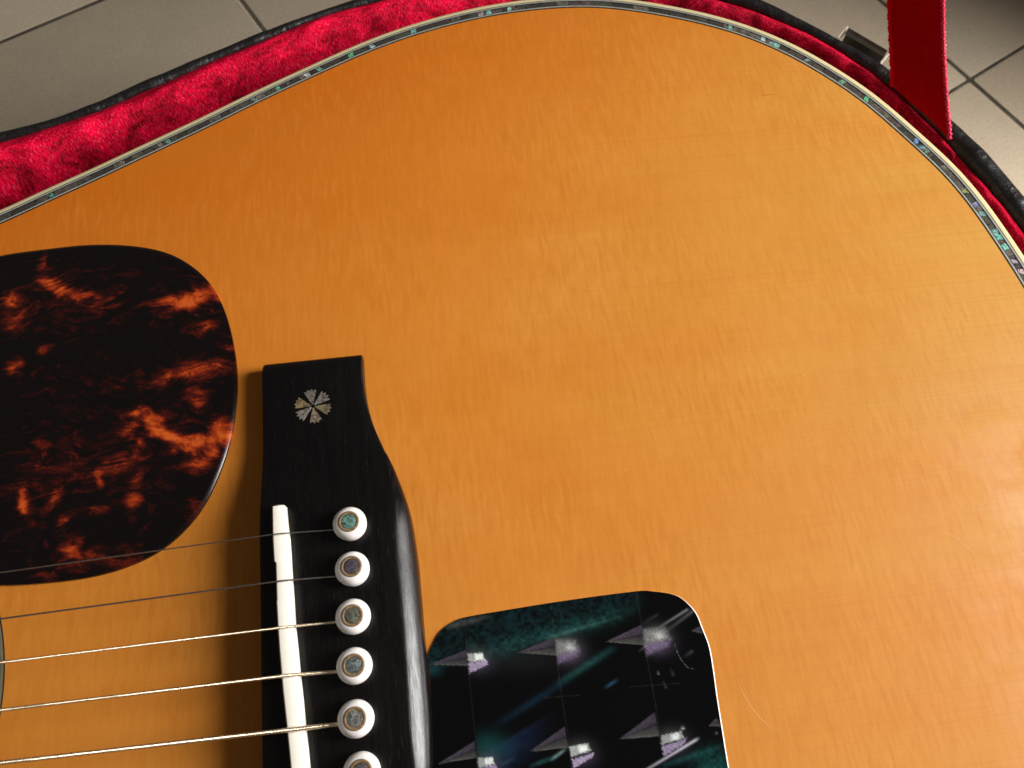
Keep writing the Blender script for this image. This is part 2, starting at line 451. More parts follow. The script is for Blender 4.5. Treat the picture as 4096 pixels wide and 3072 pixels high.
def ring_strip(name, d0, d1, mat, z0=0., z1=.00012, parent=guitar, idx=None, closed=True):
    ia = range(NB) if idx is None else idx
    A, B = off(d0), off(d1)
    rings = [[(A[i][0], A[i][1], z0 - .0008), (A[i][0], A[i][1], z1), (B[i][0], B[i][1], z1), (B[i][0], B[i][1], z0 - .0008)] for i in ia]
    return gloft(name, rings, mat, parent, closed_ring=False, closed_path=closed, sharp=30)
# binding and purfling from the wood outwards
ring_strip("purfling_line", 0.0, .30, MAT['bline'], z1=.00004)
ring_strip("purfling_line", .30, .72, MAT['wline'], z1=.00008)
ring_strip("purfling_line", .72, 1.02, MAT['bline'], z1=.00004)
ring_strip("purfling_line", 2.72, 3.0, MAT['bline'], z1=.00004)
ring_strip("purfling_line", 3.0, 3.42, MAT['wline'], z1=.00008)
ring_strip("purfling_line", 3.42, 3.72, MAT['bline'], z1=.00004)
cr = [(3.72, -.0008), (3.72, .00006), (4.5, .00008), (5.0, -.00003), (5.32, -.00028), (5.52, -.0007), (5.6, -.0013), (5.6, -.0062), (4.6, -.0064)]
offs = [off(d) for d, _ in cr]
gloft("binding", [[(offs[k][i][0], offs[k][i][1], cr[k][1]) for k in range(len(cr))] for i in range(NB)], MAT['cream'], closed_ring=False, closed_path=True, sharp=60)
channel = ring_strip("shell_channel", 1.02, 2.72, MAT['bline'], z1=-.0003)

# abalone pieces, each let into the channel
sA, sB = off(1.04), off(2.70)
seglen = np.linalg.norm(np.roll(body, -1, 0) - body, axis=1); arc = np.concatenate([[0], np.cumsum(seglen)[:-1]])
glints = []                          # measured bright pieces: pixel, colour
def gl(px, py, c): 
    l = L(px, py)[:2]; glints.append((arc[np.argmin(np.linalg.norm(off(1.87) - l, axis=1))], c))
g_ = (.20, .85, .42); t_ = (.35, .75, .66); w_ = (.80, .78, .76); b_ = (.22, .42, .85); v_ = (.48, .42, .80)
c1 = crop(0, 500, .3617); c2 = crop(700, 200, .3617); c3 = crop(1400, 0, .3617); c5 = crop(2800, 0, .3617); c6 = crop(3500, 200, .3617); c7 = crop(3696, 700, .3617)
for f, x, y, c in [(c1, 575, 795, (.12, .42, .30)), (c1, 1350, 445, (.55, .42, .36)), (c1, 1855, 170, (.2, .55, .38)), (c2, 850, 545, (.3, .5, .42)),
                   (c2, 1115, 405, g_), (c2, 1430, 245, w_), (c2, 1560, 190, (.25, .6, .45)), (c2, 1935, 45, g_), (c3, 245, 495, (.55, .85, .85)), (c3, 680, 335, t_),
                   (c3, 1420, 140, (.7, .55, .62)), (c3, 1495, 130, t_), (c3, 1745, 75, (.42, .78, .62)), (c5, 330, 295, t_), (c5, 705, 420, (.5, .7, .72)), (c5, 800, 450, t_), (c5, 850, 490, (.35, .8, .62)),
                   (c5, 1190, 640, (.3, .36, .34)), (c5, 1580, 860, (.25, .6, .42)), (c5, 1865, 1075, g_), (c6, 500, 1000, b_), (c6, 530, 1045, (.2, .55, .6)), (c6, 590, 1090, (.16, .3, .24)),
                   (c6, 980, 1545, (.4, .42, .12)), (c7, 575, 310, v_), (c7, 660, 420, (.22, .40, .38)), (c7, 790, 610, (.3, .62, .56)), (c7, 855, 690, (.2, .8, .62)), (c7, 910, 760, (.25, .75, .6)), (c7, 1030, 950, (.55, .42, .5)), (c7, 1080, 1050, (.75, .52, .52))]:
    gl(*f(x, y), c)
vis0 = arc[np.argmin(np.linalg.norm(body - L(0, 898)[:2], axis=1))] - .03
vis1 = arc[np.argmin(np.linalg.norm(body - L(4096, 1148)[:2], axis=1))] + .03
glints.sort(key=lambda g: g[0])
s = vis0; k = 0
dull = [(.10, .075, .06), (.07, .065, .05), (.13, .105, .085), (.05, .036, .042), (.08, .08, .06), (.14, .095, .085), (.03, .025, .02), (.17, .15, .12), (.045, .035, .025), (.22, .20, .165)]
def at_arc(pl, s):
    i = np.searchsorted(arc, s) ; i = min(max(i, 1), NB - 1); f = (s - arc[i - 1]) / (arc[i] - arc[i - 1])
    return pl[i - 1] * (1 - f) + pl[i] * f
while s < vis1:
    nxt = next((g for g in glints if g[0] > s - .0004), None)
    ln = random.choice([.0016, .0022, .003, .0038, .0052, .0068]); colr = random.choice(dull)
    if nxt is not None:
        if abs(nxt[0] - s) <= .0008: ln = random.uniform(.0013, .0020); colr = nxt[1]; glints.remove(nxt)
        elif s + ln > nxt[0] - .0005: ln = max(.0009, nxt[0] - .0006 - s)
    e = min(s + ln - .00010, vis1)
    sk = random.uniform(-.0004, .0004)
    m = max(2, int((e - s) / .0012) + 1)
    r_ = []
    dz0, dz1 = random.uniform(-.00010, .00006), random.uniform(-.00010, .00006)
    for q in range(m):
        f = q / (m - 1); sa = s + (e - s) * f
        pa, pb = at_arc(sA, sa + sk), at_arc(sB, sa - sk)
        r_.append([(pa[0], pa[1], -.0006), (pa[0], pa[1], dz0), (pb[0], pb[1], dz1), (pb[0], pb[1], -.0006)])
    o = gloft("shell_piece", r_, MAT['shell'], channel, cap=True, sharp=20)
    o.color = (*colr, 1)
    s = e + .00010
# the rest of the ring, out of the picture, stays one strip
rest = [i for i in range(NB) if not (vis0 - .001 < arc[i] < vis1 + .001)]
i0 = next(i for i in rest if arc[i] > vis1); rest = rest[rest.index(i0):] + rest[:rest.index(i0)]
A, B = off(1.04), off(2.70)
o = gloft("shell_strip", [[(A[i][0], A[i][1], 0), (B[i][0], B[i][1], 0)] for i in rest], MAT['shell'], channel, closed_ring=False); o.color = (.14, .13, .12, 1)

# rosette
ros = thing_ros = None
def disc_ring(name, r0, r1, mat, z, parent, col_=None):
    W = np.linspace(0, 2 * math.pi, 160, endpoint=False)
    V = [(HCX + r0 * math.cos(w), r0 * math.sin(w), z) for w in W] + [(HCX + r1 * math.cos(w), r1 * math.sin(w), z) for w in W]
    F = [(i, (i + 1) % 160, 160 + (i + 1) % 160, 160 + i) for i in range(160)]
    o = gmesh(name, V, F, mat, parent)
    if col_: o.color = (*col_, 1)
    return o
ros = disc_ring("rosette", .0506, RR - .0002, MAT['bline'], .00005, guitar)
for r0, r1, m_, c_ in ((.0588, .0595, 'olive', None), (.0577, .0583, 'olive', None), (.0569, .0574, 'olive', None), (.0528, .0566, 'shell', (.2, .3, .26)), (.0512, .0522, 'cream', None)):
    disc_ring("rosette_ring", r0, r1, MAT[m_], .0001, ros, c_)

# ================================================================== BRIDGE
def hb(v):                            # height of the bridge along its length
    return .0048 + .0044 * float(sstep(.052, .026, abs(v)))
def s22(x, y, z): return L(x * 1.8517, y * 1.8517, z)
inn = [s22(*p, hb_z) for p, hb_z in [((780, 763), .0048), ((786, 866), .0048), ((810, 932), .006), ((830, 980), .0075), ((839, 1029), .0092), ((849, 1083), .0092), ((852, 1199), .0092), ((863, 1308), .0092)]]
outp = [s22(*p, .001) for p in [(785, 766), (789, 839), (796, 885), (811, 932), (835, 983), (855, 1019), (869, 1056), (882, 1090), (892, 1130), (905, 1217), (914.5, 1327), (920, 1411)]]
iv = np.array([p[1] for p in inn])[::-1]; iu = np.array([p[0] for p in inn])[::-1]
ov = np.array([p[1] for p in outp])[::-1]; ou = np.array([p[0] for p in outp])[::-1]
VT = .0722
vs = np.concatenate([np.linspace(VT, .045, 16), np.linspace(.044, .008, 26), np.linspace(.006, -.006, 5)])
vs = np.concatenate([vs, -vs[:-5][::-1]])
def bump_smooth(a, n=3):
    a = np.array(a); 
    for _ in range(n):
        b = a.copy(); b[1:-1] = .25 * a[:-2] + .5 * a[1:-1] + .25 * a[2:]; a = b
    return a
uo_ = bump_smooth([np.interp(abs(v), ov, ou) for v in vs]); ui_ = bump_smooth([min(np.interp(abs(v), iv, iu), uo_[k] - .0006) for k, v in enumerate(vs)])
rings = []
for k, v in enumerate(vs):
    h = hb(v); ul = -.0206; e = .0004 if 0 < k < len(vs) - 1 else .0009
    dz = 0 if 0 < k < len(vs) - 1 else -.0005
    ui, uo = ui_[k], uo_[k]; zb = min(.0012, h * .3)
    r_ = [(ul, v, 0), (ul, v, h - e + dz), (ul + e * .3, v, h - e * .3 + dz), (ul + e, v, h + dz), (ui - .002, v, h + dz)]
    W_ = uo - ui
    t_end = math.radians(52) if W_ > .003 else math.radians(60)
    us = np.linspace(0, 1, 10) * .86; q_ = us / .86; tl_ = np.tan(np.radians(np.interp(q_, [0, .16, .75, 1], [6, 24, 40, math.degrees(t_end)])))
    zd = np.concatenate([[0], np.cumsum(.5 * (tl_[1:] + tl_[:-1]) * np.diff(us))]) * W_
    zd *= min(1., (h - zb) * .80 / zd[-1])
    for u_, d_z in zip(us, zd): r_.append((ui + W_ * u_, v, h + dz - d_z))
    zl = h + dz - zd[-1]
    for a_ in (35, 62, 90): r_.append((ui + W_ * (.86 + .14 * math.sin(math.radians(a_))), v, zl - (1 - math.cos(math.radians(a_))) * (zl - .0004) * .75))
    r_.append((uo, v, 0))
    rings.append(r_)
# tiny rounded ends
first = [(p[0], VT + .0005, max(0, p[2] - .0006)) for p in rings[0]]; last = [(p[0], -VT - .0005, max(0, p[2] - .0006)) for p in rings[-1]]
bridge = gloft("bridge", [first] + rings + [last], MAT['ebony'], closed_ring=False, cap=True, sharp=45)

# snowflake inlay of the bridge wing
ic = L(1150 + 760 * .1326, 1500 + 925 * .1326, .0052)
pet_col = {105: (.26, .22, .20), 45: (.34, .30, .26), -12: (.30, .24, .12), -75: (.42, .30, .20), -138: (.36, .32, .29), 168: (.36, .25, .12)}
for ang, c_ in pet_col.items():
    R_ = .0046; hwid = 21
    V = []
    outl = [(.10, -14), (.9, -hwid), (1.0, -hwid + 2), (.90, -hwid * .55), (1.03, -hwid * .30), (.92, 0), (1.03, hwid * .32), (.90, hwid * .58), (1.0, hwid - 2), (.9, hwid), (.10, 14)]
    for rr, da in outl:
        w = math.radians(ang - 6.6 + da); V.append((ic[0] + R_ * rr * math.cos(w), ic[1] + R_ * rr * math.sin(w)))
    n_ = len(V); zt = hb(ic[1])
    dz_ = .00010 + random.uniform(0, .00006); VV = [(x, y, hb(y) + dz_) for x, y in V] + [(x, y, hb(y) - .0003) for x, y in V]
    FF = [tuple(range(n_))] + [(i, (i + 1) % n_, n_ + (i + 1) % n_, n_ + i) for i in range(n_)]
    o = gmesh("inlay_petal", VV, FF, MAT['shell'], bridge, smooth=False); o.color = (*[x * .8 for x in c_], 1)

# saddle
cs = crop(950, 1950, .6763)
ledge = [L(*cs(*p), .0122) for p in [(195, 105), (203, 300), (211, 428), (213, 436), (220, 442), (222, 450), (228, 640), (229, 662), (227, 672), (228, 690), (236, 830), (245, 960), (265, 1200), (290, 1440), (310, 1659)]]
l_a, l_b = ledge[-3], ledge[-1]; d_ = (l_b - l_a); d_ /= np.linalg.norm(d_)
ledge.append(l_b + d_ * .016); ledge.append(l_b + d_ * .024)
base_u = lambda v: np.interp(v, [ledge[-1][1], ledge[0][1]], [ledge[-1][0], ledge[0][0]])
rings = []
for k, p in enumerate(ledge):
    v = p[1]; ub = np.interp(v, [ledge[-1][1], ledge[10][1], ledge[0][1]], [ledge[-1][0], ledge[10][0], ledge[0][0]])
    w = .0035; ur = ub + w
    t = .0122 - .0010 * (abs(v - .0) / .036) ** 2
    endc = .0009 if k in (0, len(ledge) - 1) else 0.
    rings.append([(p[0], v, .0085), (p[0], v, t - .0004 - endc * .4), (p[0] + .0003, v, t - endc * .4), (ur - .0006 - endc, v, t - endc * .4), (ur - endc * .6, v, t - .0006 - endc * .4), (ur - endc * .5, v, .0085)])
tip = [(p[0] + (.0004 if i < 3 else -.0004), p[1] + .0004, max(.0085, p[2] - .0006)) for i, p in enumerate(rings[0])]
gloft("saddle", [tip] + rings, MAT['bone'], closed_ring=False, cap=True, sharp=50)

# bridge pins
pin_c = [(665, 215), (680, 484), (684, 764), (692, 1055), (702, 1367), (738, 1682)]
prof = [(0, .0043), (.00245, .0043), (.0027, .00428), (.0033, .0038), (.0037, .0031), (.0039, .0023), (.00385, .0016), (.00372, .0012), (.00368, .00105), (.00355, .00098), (.00372, .0009), (.0037, .0003), (.0035, -.0002), (.0030, -.0010), (.0028, -.004)]
dots = [(.17, .40, .34), (.10, .085, .12), (.16, .17, .13), (.19, .24, .25), (.27, .28, .26), (.16, .14, .15)]
for k, (x, y) in enumerate(pin_c):
    c_ = L(*cs(x, y), .0092 + .0018); zt = .0092
    V, F = lathe(prof, 40)
    tilt = Matrix.Rotation(math.radians(random.uniform(-3, 3)), 4, 'X') @ Matrix.Rotation(math.radians(random.uniform(-3, 2)), 4, 'Y')
    pin = mesh("bridge_pin", V, F, guitar, MAT['pin'], sharp=50)
    pin.matrix_local = Matrix.Translation(G((c_[0], c_[1], zt))) @ tilt
    V, F = lathe([(.0017, .00436), (.00180, .00447), (.00232, .00447), (.00242, .00436), (.00242, .0041)], 40)
    mesh("pin_ring", V, F, pin, MAT['ring'], sharp=50)
    V, F = lathe([(0, .00460), (.0010, .00456), (.0016, .00446), (.00179, .00438), (.0018, .0042)], 32)
    d = mesh("pin_dot", V, F, pin, MAT['shell'], sharp=60); d.color = (*dots[k], 1); d.rotation_euler = (0, 0, k * 1.3)

# worn scratches in the lacquer
def scratch(pxs, w, mat):
    p = resample(np.array([L(x * 1.8517, y * 1.8517, 0)[:2] for x, y in pxs]), step=.0015)
    t = np.gradient(p, axis=0); nn = np.stack([-t[:, 1], t[:, 0]], 1) / np.linalg.norm(t, axis=1)[:, None]
    ww = w * np.sin(np.linspace(.15, math.pi - .15, len(p)))[:, None]
    gloft("scratch", [[(*(a + b * c_), .00003), (*(a - b * c_), .00003)] for a, b, c_ in zip(p, nn, ww)], mat, closed_ring=False)
pale = m_plain("scratched_lacquer", (.66, .31, .10), .6, spec=.3)
scratch([(1588, 1462), (1606, 1500), (1632, 1540), (1668, 1575), (1690, 1590)], .00010, pale)
scratch([(1600, 1452), (1625, 1500), (1650, 1535)], .00006, pale)
scratch([(1640, 206), (1662, 205), (1682, 203)], .00008, m_plain("dark_scratch", (.34, .10, .012), .5, spec=.2))
scratch([(2010, 1140), (2060, 1160), (2105, 1200), (2130, 1240)], .00008, pale)

# ================================================================== STRINGS
far = [(0, 2289), (0, 2475), (0, 2650), (0, 2841), (0, 3052), None]
sad = [(1119, 2134), (1136, 2322), (1143, 2508), (1156, 2701), (1180, 2917), None]
pinpt = [(1334, 2119), (1343.6, 2305), (1345.6, 2487.6), (1345.6, 2687), (1352, 2897), None]
dia = [.00030, .00040, .00060, .00080, .00104, .0013]
wound = [0, 0, 1, 1, 1, 1]
for k in range(6):
    if far[k] is None:
        b_ = np.array([b_[0] + .0004, b_[1] - .0101, b_[2]]); c_ = np.array([c_[0] + .0005, c_[1] - .0101, c_[2]]); a_ = np.array([a_[0], a_[1] - .0095, a_[2]])
    else:
        a_ = L(*far[k], .0128); b_ = L(*sad[k], .01225 + dia[k] / 2); c_ = L(*pinpt[k], .0100)
    c_ = c_ + np.array([.0012, 0, -.0005])
    dirn = a_ - b_; far_pt = b_ + dirn * ((-.60 - b_[0]) / dirn[0]); far_pt[2] = .0135
    mid = b_ + dirn * 1.25; mid[2] = b_[2] + (far_pt[2] - b_[2]) * (mid[0] - b_[0]) / (far_pt[0] - b_[0])
    R_ = dia[k] / 2
    bend1 = b_ + (c_ - b_) / np.linalg.norm(c_ - b_) * .0016; bend0 = b_ + (mid - b_) / np.linalg.norm(mid - b_) * .0016
    pth = [c_, bend1] + [(1 - t) ** 2 * bend1 + 2 * t * (1 - t) * (b_ + np.array([0, 0, .00005])) + t * t * bend0 for t in np.linspace(.2, .8, 4)] + [bend0, mid]
    pth = np.array(pth)
    if not wound[k]:
        pp = np.vstack([pth, far_pt]); V, F = loft_data(tube(pp, R_, 10), cap=True)
    else:
        pitch = {2: .00016, 3: .00023, 4: .00029, 5: .00034}[k]
        seg = np.concatenate([[0], np.cumsum(np.linalg.norm(np.diff(pth, axis=0), axis=1))])
        m = int(seg[-1] / pitch * 7); u_ = np.linspace(0, seg[-1], m)
        pp = np.stack([np.interp(u_, seg, pth[:, q]) for q in range(3)], 1)
        rings = tube(pp, R_ * .86, 10)
        ph = 2 * math.pi * u_ / pitch
        amp = np.where(u_ < .0045, .05, .28)          # plain silk-end near the pin is smoother
        out_ = []
        for i in range(m):
            rr = []
            for j in range(10):
                w = ph[i] - 2 * math.pi * j / 10
                x_ = (w / (2 * math.pi)) % 1. * 2 - 1; f = 1 - amp[i] + amp[i] * math.sqrt(max(0, 1 - x_ * x_))
                rr.append(pp[i] + (rings[i][j] - pp[i]) * (f / .86))
            out_.append(rr)
        out_.append([far_pt + (q - pp[-1]) for q in out_[-1]])
        V, F = loft_data(out_, cap=True)
    so = gmesh("string", V, F, MAT['bronze' if wound[k] else 'steel'], recalc=False, sharp=60)
    so["label"] = ("thin plain dark steel string", "wound bronze string with a ribbed shiny surface")[wound[k]]

# neck and fingerboard beyond the picture, so the strings have somewhere to go
def gbox(name, x0, x1, y0, y1, z0, z1, mat, parent=guitar, y2=None, y3=None):
    y2 = y0 if y2 is None else y2; y3 = y1 if y3 is None else y3
    V = [(x0, y0, z0), (x1, y2, z0), (x1, y3, z0), (x0, y1, z0), (x0, y0, z1), (x1, y2, z1), (x1, y3, z1), (x0, y1, z1)]
    return gmesh(name, V, [(0, 1, 2, 3), (4, 5, 6, 7), (0, 1, 5, 4), (1, 2, 6, 5), (2, 3, 7, 6), (3, 0, 4, 7)], mat, parent, smooth=False)
gbox("fingerboard", -.598, -.192, -.021, .021, .0002, .0066, MAT['ebony'], y2=-.027, y3=.027)
gbox("neck", -.60, -.313, -.021, .021, -.016, .0, MAT['neck'], y2=-.026, y3=.026)
gbox("nut", -.603, -.5985, -.021, .021, -.004, .0132, MAT['bone'])
gbox("headstock", -.78, -.603, -.036, .036, -.014, .003, MAT['neck'], y2=-.024, y3=.024)

# ================================================================== PICKGUARD
s1 = 1.8517
pg_px = [(0, 554), (98, 540), (195, 530), (293, 533), (366, 548.5), (420, 579), (459, 618), (488, 676.5), (508, 759.5), (514, 828), (508, 901), (493, 974), (469, 1038), (440, 1096.5), (391, 1155), (342, 1194), (269, 1228), (195, 1248), (122, 1258), (0, 1265)]
pg = [L(x * s1, y * s1, .0004)[:2] for x, y in pg_px]
pg += mm([(-90, 26), (-95, 33), (-99, 44), (-106, 52), (-116, 58), (-130, 62), (-150, 63), (-170, 60), (-182, 62), (-180, 72), (-160, 88), (-135, 102), (-112, 111)])
pg = smooth_loop(resample(pg, n=420, closed=True), 2.5)
pn = normals2(pg)
def dense_sheet(outline, step, x0, x1, y0, y1):
    """triangulated flat sheet: outline + interior grid"""
    xs, ys = np.meshgrid(np.arange(x0, x1, step), np.arange(y0, y1, step)); g = np.stack([xs.ravel(), ys.ravel()], 1)
    ins = np.zeros(len(g), bool); q = outline; j = len(q) - 1
    for i in range(len(q)):
        c_ = ((q[i][1] > g[:, 1]) != (q[j][1] > g[:, 1])) & (g[:, 0] < (q[j][0] - q[i][0]) * (g[:, 1] - q[i][1]) / (q[j][1] - q[i][1] + 1e-15) + q[i][0])
        ins ^= c_; j = i
    g = g[ins]
    # keep a margin to the outline
    keep = np.ones(len(g), bool)
    for b in range(0, len(g), 4000):
        d = np.min(np.hypot(g[b:b + 4000, None, 0] - q[None, ::2, 0], g[b:b + 4000, None, 1] - q[None, ::2, 1]), 1); keep[b:b + 4000] = d > step * .6
    g = g[keep]
    n_ = len(q)
    r = delaunay_2d_cdt([Vector(p) for p in q] + [Vector(p) for p in g], [(i, (i + 1) % n_) for i in range(n_)], [], 1, 1e-9)
    return np.array([(v.x, v.y) for v in r[0]]), [tuple(f) for f in r[2]]
top_in = pg - pn * .0009
sv, sf = dense_sheet(top_in, .0006, -.19, -.02, .015, .125)
V = [(p[0], p[1], .0013) for p in sv]
F = list(sf)
n0 = len(V); q = len(pg)
for (d, z) in ((-.0009, .0013), (-.0005, .00112), (-.00005, .0008), (0, 0)): V += [(p[0] + nn[0] * d, p[1] + nn[1] * d, z) for p, nn in zip(pg, pn)]
for rr in range(3):
    for i in range(q): F.append((n0 + rr * q + i, n0 + rr * q + (i + 1) % q, n0 + (rr + 1) * q + (i + 1) % q, n0 + (rr + 1) * q + i))
pick = gmesh("pickguard", V, F, MAT['tort'], sharp=25)
cp = crop(0, 900, .9044)
patches = [(860, 320, 110, 34, 18, 1), (700, 350, 60, 11, 0, .5), (910, 455, 55, 20, 0, .7), (1010, 530, 30, 15, 0, .5), (850, 650, 115, 28, 8, .75), (700, 700, 60, 25, 0, .55), (870, 770, 42, 30, 0, .6), (620, 670, 25, 22, 0, .45),
           (600, 830, 62, 12, -5, .9), (680, 880, 55, 20, -32, .98), (760, 930, 85, 15, -20, .98), (880, 960, 85, 22, 0, 1), (970, 920, 55, 28, 30, 1), (900, 1010, 55, 16, 40, .8), (640, 950, 30, 20, 0, .7), (575, 885, 42, 20, 0, .6),
           (270, 270, 95, 24, -22, .85), (350, 310, 62, 18, -12, .75), (440, 350, 52, 20, 0, .62), (180, 180, 18, 25, 0, .6), (50, 340, 50, 28, 38, .75), (50, 430, 55, 40, 0, .62), (210, 540, 26, 15, 40, .75), (65, 630, 25, 18, 50, .72),
           (205, 970, 48, 12, 0, .6), (180, 1025, 12, 50, 0, .62), (120, 1210, 24, 36, 20, .85), (240, 1200, 18, 50, -30, .62), (440, 1110, 20, 30, 0, .72), (540, 1040, 90, 40, 20, .5), (610, 1130, 42, 24, 40, .65), (600, 1230, 42, 24, 50, .75),
           (290, 1280, 30, 14, 0, .75), (420, 1260, 40, 20, 0, .45), (340, 1430, 62, 15, -35, .85), (400, 1480, 85, 24, 0, .5), (200, 1390, 20, 18, 0, .55), (530, 1490, 62, 40, 0, .42), (270, 1540, 80, 14, 0, .4), (870, 1260, 42, 40, 0, .45),
           (300, 1080, 200, 110, 0, .27), (750, 900, 110, 80, 0, .25), (250, 350, 200, 110, 0, .24), (480, 700, 60, 30, 0, .22), (300, 700, 160, 120, 0, .12), (560, 1150, 120, 100, 0, .22), (860, 1060, 30, 20, 0, .45)]
amb = np.zeros(len(sv))
qx, qy = sv[:, 0] * 1000, sv[:, 1] * 1000
wx_ = (fbm(qx / 7, qy / 7, 3, 4) - .5) * 6; wy_ = (fbm(qx / 7, qy / 7, 9, 4) - .5) * 6
for x, y, rx, ry, an, it in patches:
    c_ = L(*cp(x, y), .0013)[:2] * 1000; w = math.radians(an) - TH
    dx, dy = qx + wx_ - c_[0], qy + wy_ - c_[1]
    k_ = .9044 / 17.0
    A_ = (dx * math.cos(w) + dy * math.sin(w)) / (rx * 1.15 * k_); B_ = (-dx * math.sin(w) + dy * math.cos(w)) / (ry * 1.45 * k_)
    amb = np.maximum(amb, it * np.exp(-.5 * (A_ ** 2 + B_ ** 2)))
amb = np.maximum(amb, np.where(qx < -96, sstep(.5, .75, fbm(qx / 9, qy / 5, 21, 5)), 0))
at = pick.data.attributes.new("amber", 'FLOAT', 'POINT')
full = np.zeros(len(pick.data.vertices), np.float32); full[:len(amb)] = amb
# rim vertices take the nearest interior value
rim_xy = np.array([v[:2] for v in V[n0:n0 + q]])
near = np.array([amb[np.argmin((sv[:, 0] - p[0]) ** 2 + (sv[:, 1] - p[1]) ** 2)] for p in rim_xy])
full[n0:] = np.tile(near, 4)
at.data.foreach_set("value", full)

# ================================================================== FILM STICKER
cf = crop(1700, 2300, .5425)
fpx = [(22, 600), (28, 570), (45, 535), (100, 430), (135, 395), (165, 372), (250, 325), (370, 297), (500, 275), (930, 205), (1300, 152), (1560, 120), (1618, 115), (1690, 122), (1790, 135), (1870, 160), (1945, 220), (2000, 290), (2040, 390), (2090, 520), (2120, 680), (2150, 900), (2190, 1150), (2222, 1350), (2245, 1480)]
fo = [L(*cf(*p), .0003)[:2] for p in fpx]
fl = [L(*cf(*p), .0003)[:2] for p in [(55, 1423), (50, 1250), (48, 1000), (36, 730)]]
lastp = fo[-1]
fo = np.array(fo + [np.array(p) for p in ([lastp + np.array([.0004, -.006]), lastp + np.array([-.001, -.014]), lastp + np.array([-.006, -.019]), lastp + np.array([-.03, -.021]), fl[0] + np.array([.006, -.03]), fl[0] + np.array([.001, -.024]), fl[0] + np.array([-.0002, -.012])])] + fl)
fo = resample(fo, n=500, closed=True); fo = smooth_loop(fo, 1.2); fn = normals2(fo)
sv, sf = dense_sheet(fo, .00021, .012, .088, -.062, .008)
FTZ = .00032
V = [(p[0], p[1], FTZ) for p in sv]
film = gmesh("film_sticker", V, sf, MAT['film'], smooth=False)
film["label"] = "black holographic film with a repeating pattern of silver and violet pyramids"
q = len(fo)
ew = lambda nn: .00005 + .00028 * max(0., nn[0]) ** 2
V = [(p[0], p[1], FTZ + .00002) for p in fo] + [(p[0] + nn[0] * ew(nn), p[1] + nn[1] * ew(nn), .0) for p, nn in zip(fo, fn)]
gmesh("film_edge", V, [(i, (i + 1) % q, q + (i + 1) % q, q + i) for i in range(q)], MAT['paper'], film)

# printed pattern with foil reflections painted in, per vertex in the film's measured grid
wxy = np.stack([sv[:, 0] * CT - sv[:, 1] * ST + ORG[0], sv[:, 0] * ST + sv[:, 1] * CT + ORG[1], np.full(len(sv), FTZ - HC)], 1) @ RC
X_ = (PW / 2 + FPX * wxy[:, 0] / -wxy[:, 2] - 1700) / .5425
Y_ = (PH / 2 - FPX * wxy[:, 1] / -wxy[:, 2] - 2300) / .5425
nz = fbm(X_ / 10, Y_ / 10, 5, 3) - .5; nz2 = fbm(X_ / 90, Y_ / 60, 7, 4); nz3 = fbm(X_ / 24, Y_ / 24, 15, 4)
colr = np.tile(np.array([.0020, .0020, .0021]), (len(sv), 1))
def paint(mask, c):
    global colr
    colr = colr * (1 - mask[:, None]) + np.array(c)[None] * mask[:, None]
def add(mask, c):
    global colr
    colr = colr + np.array(c)[None] * mask[:, None]
def seg_d(x0, y0, x1, y1):
    dx, dy = x1 - x0, y1 - y0; l = math.hypot(dx, dy)
    t = np.clip(((X_ - x0) * dx + (Y_ - y0) * dy) / l ** 2, 0, 1)
    return np.hypot(X_ - x0 - t * dx, Y_ - y0 - t * dy), t
def quad(pts, soft=5., rough=8.):
    p = np.array(pts, float); m = np.full(len(X_), 1e9); a_ = np.sum(p[:, 0] * np.roll(p[:, 1], -1) - np.roll(p[:, 0], -1) * p[:, 1])
    for i in range(len(p)):
        e = p[(i + 1) % len(p)] - p[i]; nn = np.array([-e[1], e[0]]) / np.linalg.norm(e)
        if a_ < 0: nn = -nn
        m = np.minimum(m, (X_ - p[i][0]) * nn[0] + (Y_ - p[i][1]) * nn[1])
    return sstep(-soft, soft, m + nz * rough)
# mottled teal along the top and faint diagonals
line_up = 640 - (X_ - 330) * .285
mott = np.clip(nz3 * 1.5 - .35, 0, 1) * (.4 + 1.2 * nz2)
above = sstep(-10, 50, line_up - Y_) * sstep(1660, 1480, X_)
add(above * mott, (.0038, .018, .020))
band = np.exp(-((Y_ - (line_up - 30)) / 62) ** 2) * sstep(300, 620, X_) * sstep(1620, 1180, X_)
add(band * (.30 + 1.1 * np.clip(nz3 - .35, 0, 1)), (.008, .050, .047))
add(np.exp(-((Y_ - (line_up - 14)) / 16) ** 2) * sstep(760, 1000, X_) * sstep(1560, 1150, X_) * (.4 + nz3) * .6, (.03, .085, .07))
for x0, y0, x1, y1, w, c in [(520, 1110, 1060, 768, 26, (.003, .012, .024)), (980, 800, 1390, 540, 24, (.008, .048, .044)), (1330, 832, 1418, 772, 11, (.012, .05, .085)), (1740, 1410, 2190, 1262, 22, (.006, .034, .036)),
                             (930, 1362, 1035, 1286, 10, (.14, .22, .22)), (780, 1410, 960, 1340, 14, (.010, .045, .048)), (560, 1400, 660, 1350, 14, (.010, .022, .035))]:
    d, t = seg_d(x0, y0, x1, y1); add(np.exp(-(d / w) ** 2) * np.sin(np.pi * np.clip(t * .92 + .04, 0, 1)) ** .7 * (.55 + .8 * nz3), c)
wedge_l = Y_ - (1330 - (X_ - 400) * .62)
add(sstep(-10, 30, wedge_l) * sstep(330, 90, wedge_l) * sstep(378, 384, X_ - (Y_ - 1250) * .08) * sstep(1000, 620, X_) * (.5 + nz2), (.004, .009, .026))
add(np.exp(-(np.hypot((X_ - 470) / 1.5, Y_ - 1265) / 90) ** 2) * sstep(378, 386, X_ - (Y_ - 1250) * .08), (.004, .036, .036))
